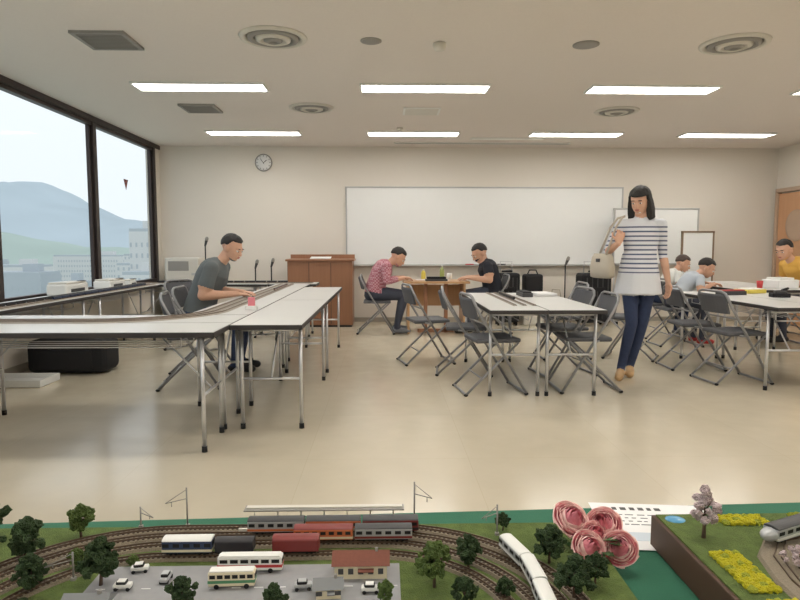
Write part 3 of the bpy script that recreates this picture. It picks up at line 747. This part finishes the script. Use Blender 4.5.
def rrect(x0, x1, y0, y1, r, n=12):
    out = []
    for cx, cy, a0 in ((x1-r, y1-r, 0), (x0+r, y1-r, 90), (x0+r, y0+r, 180), (x1-r, y0+r, 270)):
        for i in range(n+1): a = math.radians(a0+90*i/n); out.append((cx+r*math.cos(a), cy+r*math.sin(a)))
    return out
ZB = .722
b = B()
b.box((-.31, .6925, .711), (1.28, .605, .022), M_grass, .003)
ovals = [rrect(-.60, .26, .40, .978, .27), rrect(-.572, .232, .43, .952, .245), rrect(-.54, .2, .46, .924, .22), rrect(-.50, .165, .50, .888, .18)]
for pth in ovals:
    sweep(b, pth, .024, .004, ZB, 0, M_ballast, True)
    for o in (-.0045, .0045): sweep(b, pth, .0014, .0025, ZB+.0046, o, M_rail, True)
    for p, t in resample(pth, .0075, True):
        if p.y > .68: b.box((p.x, p.y, ZB+.0045), (.0035, .016, .0012), M_sleeper, R=Matrix.Rotation(math.atan2(t.y, t.x), 3, 'Z'))
b.box((-.19, .775, ZB+.001), (.42, .17, .003), M_road); b.box((-.19, .68, ZB+.0015), (.55, .04, .003), M_road)
for i in range(14): b.box((-.38+.03*i, .80, ZB+.003), (.012, .0015, .0006), M_paper)
for i in range(60):
    x = random.uniform(-.9, .31); y = random.uniform(.45, .985)
    if (-.6 < x < .27 and y > .86) or (-.41 < x < .03 and y < .87): continue
    b.clump((x, y, ZB), random.uniform(.004, .012), random.choice((M_tree, M_tree2, M_grass)), .5, 3, .6)
b.box((-.10, .9655, ZB+.004), (.27, .005, .008), M_cream)
b.obj('model_railway_layout')
b = B()
b.box((0, 0, .029), (.262, .022, .0025), M_grey, .001); b.box((0, 0, .0315), (.255, .010, .002), M_cream)
for i in range(7): b.tube([(-.115+.038*i, 0, 0), (-.115+.038*i, 0, .029)], .0012, M_cream, 6)
b.obj('station_canopy', (-.10, .9925, ZB-.0))

def mtrain(name, x, y, ang, L, H, body, roof, band=None, win=True):
    b = B(); coach(b, L, H*.82, H, body, roof, band, win); o = b.obj(name, (x, y, ZB+.0072), ang)
for x, L, bd, rf, bn in ((-.172, .088, M_steel, M_dgrey, M_orng), (-.082, .086, M_orng, M_dgrey, M_crm), (.008, .088, M_mar, M_dgrey, M_trblk)):
    mtrain('model_train_coach', x, .952, 0, L, .026, bd, rf, bn)
mtrain('model_train_coach', -.095, .924, 0, .09, .025, M_orng, M_mar, M_crm)
mtrain('model_train_coach', -.003, .924, 0, .088, .025, M_steel, M_dgrey, M_mar)
mtrain('model_train_coach', -.29, .888, 0, .072, .027, M_navy, M_white, M_crm)
mtrain('model_freight_wagon', -.222, .888, 0, .056, .024, M_trblk, M_trblk, None, False)
mtrain('model_freight_wagon', -.132, .888, 0, .068, .027, M_mar, M_mar, None, False)
b = B()
for i, (x, y, a) in enumerate(((.2, .735, 90), (.200, .80, 93), (.192, .862, 106))):
    b.M = Matrix.Translation((x-(.004 if i == 2 else 0), y, ZB+.0072)) @ Matrix.Rotation(math.radians(a), 4, 'Z'); coach(b, .062, .02, .024, M_steel, M_white, M_white)
b.M = Matrix.Identity(4); b.obj('model_train_coach')

def bus(name, x, y, a, body, band, L=.06):
    b = B(); b.box((0, 0, .013), (L, .016, .02), body, .002); b.box((0, 0, .010), (L*1.003, .0163, .004), band); b.box((0, 0, .0235), (L*.94, .014, .002), M_white, .001)
    for i in range(6):
        for s_ in (-1, 1): b.box((-L*.4+L*.16*i, s_*.008, .017), (L*.12, .0006, .005), M_rub)
    b.box((L/2, 0, .0165), (.0006, .013, .006), M_rub)
    for x_ in (-L*.32, L*.32):
        b.lathe([(.001, -.0082), (.0035, -.0082), (.0035, .0082), (.001, .0082)], (x_, 0, .0035), M_rub, 10, 'Y')
    b.obj(name, (x, y, ZB+.0027), a)
bus('miniature_bus', -.206, .805, 2, M_crm, M_grn, .062); bus('miniature_bus', -.19, .845, 0, M_white, M_red, .09)
def car(x, y, a, m):
    b = B(); b.box((0, 0, .006), (.024, .011, .006), m, .002); b.box((-.001, 0, .0105), (.014, .010, .005), M_rub, .002); b.box((-.001, 0, .0125), (.011, .009, .0015), m, .0006)
    for x_ in (-.008, .008): b.lathe([(.001, -.0058), (.0026, -.0058), (.0026, .0058), (.001, .0058)], (x_, 0, .0026), M_rub, 8, 'Y')
    b.obj('miniature_car', (x, y, ZB+.0027), a)
car(-.345, .845, 10, M_white); car(-.35, .80, 0, M_white); car(-.11, .795, 5, M_steel); car(-.30, .82, 90, M_steel); car(-.02, .785, 0, M_white)
def house(name, x, y, w, d, h, wallm, roofm, a=0):
    b = B(); b.box((0, 0, h/2), (w, d, h), wallm); e = .004
    b.add([(-w/2-e, -d/2-e, h), (w/2+e, -d/2-e, h), (w/2+e, d/2+e, h), (-w/2-e, d/2+e, h), (-w/2-e, 0, h+d*.38), (w/2+e, 0, h+d*.38)], [[0, 1, 5, 4], [2, 3, 4, 5], [0, 4, 3], [1, 2, 5], [0, 3, 2, 1]], roofm)
    n = max(2, int(w/.014))
    for i in range(n): b.box((-w*.38+w*.76*i/(n-1), -d/2, h*.55), (w*.5/n, .001, h*.4), M_dgrey)
    b.box((w*.1, -d/2-.004, h*.72), (w*.3, .01, .0015), roofm); b.box((w*.3, .0, h+d*.36), (.004, .004, .008), M_grey)
    b.obj(name, (x, y, ZB+.0027), a)
M_rroof = mat('roof_tile_brown', (126, 76, 62), .8, var=.2, scale=300); M_groof = mat('roof_grey', (130, 132, 134), .8)
house('miniature_station_building', -.034, .835, .072, .034, .020, M_crm, M_rroof); house('miniature_house', -.075, .782, .032, .024, .014, M_crm, M_groof, 5); house('miniature_house', -.37, .745, .05, .03, .016, M_white, M_groof)

def tree(x, y, h, z=ZB, m=M_tree, wide=.42, nc=12, name='miniature_tree', cl=1.):
    b = B(); b.tube([(0, 0, 0), (.002*random.random(), 0, h*.25), (0, .001, h*.6)], [h*.04, h*.03, h*.012], M_trunk, 7)
    for i in range(5):
        q = i*1.3+random.random(); b.tube([(0, 0, h*(.3+.05*i)), (math.cos(q)*h*wide*.5, math.sin(q)*h*wide*.5, h*(.5+.06*i))], [h*.018, h*.006], M_trunk, 5)
    for i in range(nc*2):
        q = i*2.4; t = (i+.5)/(nc*2); rr = h*wide*(.95*math.sin(math.pi*min(1, .18+.8*t)))*random.uniform(.3, 1.1)
        b.clump((math.cos(q)*rr, math.sin(q)*rr, h*(.34+.6*t)), h*random.uniform(.06, .13)*cl, m, .9, 3)
    b.obj(name, (x, y, z), random.uniform(0, 360))
for x, y, h, m in ((-.625, .95, .064, M_tree), (-.52, .875, .068, M_tree), (-.48, .955, .055, M_tree2), (-.385, .812, .068, M_tree), (-.57, .81, .05, M_tree2), (-.47, .80, .05, M_tree),
                   (.066, .80, .062, M_tree2), (.118, .845, .052, M_tree), (.19, .965, .03, M_tree), (.238, .86, .055, M_tree), (.285, .80, .045, M_tree), (.245, .765, .06, M_tree), (-.255, .752, .045, M_tree), (.0, .762, .03, M_tree2), (-.14, .748, .036, M_tree),
                   (-.66, .86, .06, M_tree), (-.75, .9, .06, M_tree), (.05, .84, .02, M_tree2), (.155, .77, .03, M_tree), (.1, .75, .04, M_tree), (-.44, .86, .03, M_tree2), (-.36, .86, .02, M_tree2)):
    tree(x, y, h, m=m, nc=16)

def pole(x, y, h, s_=1):
    b = B(); b.tube([(0, 0, 0), (0, 0, h)], .0014, M_grey, 6); b.tube([(0, 0, h*.72), (s_*.028, -.02, h*.72)], .0008, M_grey, 5); b.tube([(0, 0, h*.95), (s_*.028, -.02, h*.72)], .0006, M_grey, 5)
    b.tube([(s_*.02, -.014, h*.72), (s_*.02, -.014, h*.6)], .0006, M_grey, 5); b.box((0, 0, .002), (.006, .006, .004), M_grey); b.obj('catenary_pole', (x, y, ZB))
pole(-.325, .992, .066, -1); pole(.048, .992, .072, 1); pole(-.40, .99, .035, 1); pole(-.43, .83, .04, -1); pole(.178, .95, .05, -1)

# leaflet
b = B(); b.box((0, 0, .0006), (.21, .18, .0008), M_paper)
M_ink = mat('ink_grey', (120, 120, 124), .8)
x = -.085
for wd_ in (.012, .010, .013, .011, .012, .009, .013): b.box((x+wd_/2, .066, .0012), (wd_*.8, .011, .0004), M_dgrey); x += wd_+.004
for j, (x0, x1) in enumerate(((-.085, .02), (-.085, .0), (-.085, .015), (-.085, -.01))):
    x = x0
    while x < x1:
        L = random.uniform(.005, .018); b.box((x+L/2, .040-.013*j, .0012), (L, .0025, .0004), M_ink); x += L+random.uniform(.003, .008)
b.box((.055, .02, .0014), (.065, .05, .0004), mat('print_blue', (96, 165, 214), .6)); b.box((.055, .005, .0016), (.05, .015, .0004), mat('print_green', (130, 170, 110), .6)); b.box((-.03, -.045, .0014), (.1, .03, .0004), mat('print_pale', (206, 216, 226), .6))
b.obj('paper_leaflet', (.475, 1.016, .702), -6)

b = B(); ZT = .752
b.box((.69, .70, .726), (.526, .508, .05), M_brick, .002); b.box((.69, .70, ZT-.001), (.515, .497, .005), M_grass)
for (x0, x1, y0, y1, mm) in ((.52, .60, .905, .945, M_rape), (.45, .50, .72, .83, M_rape), (.455, .505, .66, .71, M_rape), (.64, .80, .91, .945, M_rape2)):
    nx = int((x1-x0)/.01); ny = int((y1-y0)/.01)
    for i in range(nx):
        for j in range(ny): b.clump((x0+.01*i+.005, y0+.01*j+.005, ZT+.004), .0065, mm if (i+j*3) % 5 else M_rape2, .5, 3, .7)
pth = [(.515, .60), (.52, .74), (.535, .80), (.575, .85), (.64, .872), (.93, .88)]
sweep(b, pth, .05, .005, ZT+.001, 0, M_ballast)
for o in (-.0045, .0045): sweep(b, pth, .0014, .0025, ZT+.006, o, M_rail)
b.ell((.455, .93, ZT+.001), (.016, .014, .003), mat('pond_water', (90, 160, 200), .1))
b.obj('diorama_module')
b = B()
for i, (x, y, a) in enumerate(((.588, .855, 24), (.680, .877, 4), (.778, .880, 1))):
    b.M = Matrix.Translation((x, y, ZT+.0085)) @ Matrix.Rotation(math.radians(a), 4, 'Z')
    coach(b, .088, .024, .026, M_steel, M_dgrey, M_white)
    if i == 0: b.ell((-.044, 0, .013), (.018, .0115, .0095), M_steel, nu=14, nv=8)
b.M = Matrix.Identity(4); b.obj('model_train')
tree(.468, .868, .080, ZT+.001, M_cherry, .26, 13, 'miniature_cherry_tree', .62); tree(.545, .770, .036, ZT+.001, M_cherry, .6, 16, 'miniature_cherry_tree', .9); tree(.60, .79, .05, ZT+.001, M_tree2, .5); tree(.72, .93, .05, ZT+.001, M_tree2, .4)
tree(.64, .76, .05, ZT+.001, M_tree)

M_rose = mat('rose_petal', (240, 150, 162), .6, var=.12, scale=60); M_rose2 = mat('rose_petal_light', (250, 206, 200), .6, var=.1, scale=60); M_leaf = mat('rose_leaf', (66, 104, 58), .6, var=.3, scale=60)
b = B()
def rose(c, R, tilt, ta, seed=0):
    b.M = Matrix.Translation(c) @ Matrix.Rotation(ta, 4, 'Z') @ Matrix.Rotation(tilt, 4, 'X')
    NL = 8
    for L in range(NL):
        t = L/(NL-1); npt = 2+(L+1)//2
        for k in range(npt):
            a0 = 2*math.pi*k/npt+L*1.1+seed; span = math.pi/npt*1.4; g = 9; vs = []; fs = []
            for i in range(g):
                v = i/(g-1)
                for j in range(g):
                    u = -1+2*j/(g-1); a = a0+u*span*(1-.1*v); ed = 1-.2*u*u*v
                    rr = R*(.06+(.12+.78*t)*math.sin(math.pi/2*min(1, .15+v*1.3))*(1-(.45-.55*t)*max(0, v-.55)/.45)+.05*u*(1-t*.3)+.03*noise.noise(V((a*3, v*4, L+seed))))
                    z = R*(-.65+v*ed*(1.35-.62*t))-R*.22*t*(max(0, v-.8)/.2)**1.5
                    vs.append((rr*math.cos(a), rr*math.sin(a), z))
            for i in range(g-1):
                for j in range(g-1): a = i*g+j; fs.append([a, a+1, a+g+1, a+g])
            b.add(vs, fs, [(M_rose2 if (i_//(g-1)) >= 5 and L > 3 else M_rose) for i_ in range(len(fs))], True)
    b.M = Matrix.Identity(4)
rose((.288, .915, .765), .029, .7, .4, 0); rose((.336, .915, .756), .027, .75, -.5, 1); rose((.300, .866, .742), .026, .85, .3, 2); rose((.345, .872, .738), .026, .85, -.5, 3); rose((.318, .895, .748), .022, .7, 0, 4)
for i in range(26):
    q = i*2.39; R_ = .03+.025*random.random(); cx, cy, cz = .316+.75*R_*math.cos(q), .888+.6*R_*math.sin(q), .729+.02*random.random()
    d = V((math.cos(q), math.sin(q), .25)); s_ = V((-math.sin(q), math.cos(q), 0)); L = .024
    p = V((cx, cy, cz)); b.add([p-d*L*.5, p+s_*L*.28+V((0, 0, .003)), p+d*L*.5, p-s_*L*.28+V((0, 0, .003)), p+V((0, 0, -.001))], [[0, 1, 4], [1, 2, 4], [2, 3, 4], [3, 0, 4]], M_leaf, True)
for p in ((.288, .915, .75), (.336, .915, .74), (.3, .866, .73), (.345, .872, .73)): b.tube([p, (.316, .888, .724)], .002, M_leaf, 6)
b.obj('artificial_rose_bouquet')

# ---------------------------------------------------------------- exterior
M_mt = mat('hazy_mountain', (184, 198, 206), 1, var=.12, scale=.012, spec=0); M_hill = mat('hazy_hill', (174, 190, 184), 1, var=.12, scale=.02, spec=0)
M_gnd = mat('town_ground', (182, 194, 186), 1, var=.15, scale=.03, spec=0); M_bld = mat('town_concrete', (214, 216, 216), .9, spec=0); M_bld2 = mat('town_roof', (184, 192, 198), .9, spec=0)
def ridge(name, Y, prof, depth, base, m, amp):
    b = B(); x0, x1 = prof[0][0], prof[-1][0]; n = 200; rows = 18; vs = []; fs = []
    for j in range(rows+1):
        v = j/rows
        for i in range(n+1):
            x = x0+(x1-x0)*i/n
            for a, c in zip(prof, prof[1:]):
                if a[0] <= x <= c[0]: h = a[1]+(c[1]-a[1])*(x-a[0])/(c[0]-a[0]); break
            hh = base+(h-base)*math.sin(v*math.pi/2)+amp*noise.noise(V((x*.012, v*3, 0)))*v+amp*.5*noise.noise(V((x*.04, v*6, 3)))*v
            vs.append((x, Y-depth*(1-v), hh))
    for j in range(rows):
        for i in range(n): a = j*(n+1)+i; fs.append([a, a+1, a+n+2, a+n+1])
    b.add(vs, fs, m, True); b.obj(name)
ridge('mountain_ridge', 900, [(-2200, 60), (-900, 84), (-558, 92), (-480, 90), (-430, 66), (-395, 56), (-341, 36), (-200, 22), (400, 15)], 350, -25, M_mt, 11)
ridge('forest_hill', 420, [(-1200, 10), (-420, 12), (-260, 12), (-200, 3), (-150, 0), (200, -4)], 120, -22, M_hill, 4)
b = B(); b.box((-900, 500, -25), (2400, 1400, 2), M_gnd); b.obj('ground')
def building(x, y, w, d, z1, m=M_bld):
    z0 = -24; h = z1-z0
    b = B(); b.box((0, 0, h/2), (w, d, h), m); b.box((0, 0, h+.3), (w*.98, d*.98, .6), M_bld2)
    nf = int(h/2.2); nw = max(4, int(w/1.3))
    for i in range(nf):
        for j in range(nw): b.box((-w*.42+w*.84*j/(nw-1), -d/2, 1.4+2.2*i), (w*.36/nw, .1, .9), M_bld2)
        for j in range(5): b.box((w/2, -d*.38+d*.76*j/4, 1.4+2.2*i), (.1, d*.08, .9), M_bld2)
    b.box((w*.2, 0, h+1.2), (w*.25, d*.3, 2), m); b.obj('city_building', (x, y, z0))
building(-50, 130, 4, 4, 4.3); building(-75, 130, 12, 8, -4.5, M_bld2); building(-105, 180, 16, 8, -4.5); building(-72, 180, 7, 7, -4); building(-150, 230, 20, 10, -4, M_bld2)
building(-90, 230, 8, 8, -2); building(-130, 280, 30, 10, -3); building(-60, 120, 6, 6, -6, M_bld2); building(-46, 118, 5, 5, -4)

wd = bpy.data.worlds.new('overcast_sky'); scene.world = wd; wd.use_nodes = True
nt = wd.node_tree; bg = nt.nodes['Background']; tc = nt.nodes.new('ShaderNodeTexCoord'); sx = nt.nodes.new('ShaderNodeSeparateXYZ'); cr = nt.nodes.new('ShaderNodeValToRGB')
cr.color_ramp.elements[0].position = 0; cr.color_ramp.elements[0].color = lin((228, 234, 238))+(1,)
cr.color_ramp.elements[1].position = .6; cr.color_ramp.elements[1].color = lin((242, 245, 248))+(1,)
nt.links.new(tc.outputs['Generated'], sx.inputs[0]); nt.links.new(sx.outputs[2], cr.inputs[0]); nt.links.new(cr.outputs[0], bg.inputs[0]); bg.inputs[1].default_value = 1.25

cam = bpy.data.cameras.new('camera'); co = bpy.data.objects.new('camera', cam); scene.collection.objects.link(co)
co.location = (0, 0, 1.18); co.rotation_euler = (math.radians(90-4.9), 0, math.radians(-1.4)); cam.sensor_width = 36; cam.lens = 27.9; cam.clip_start = .05; cam.clip_end = 5000
scene.camera = co
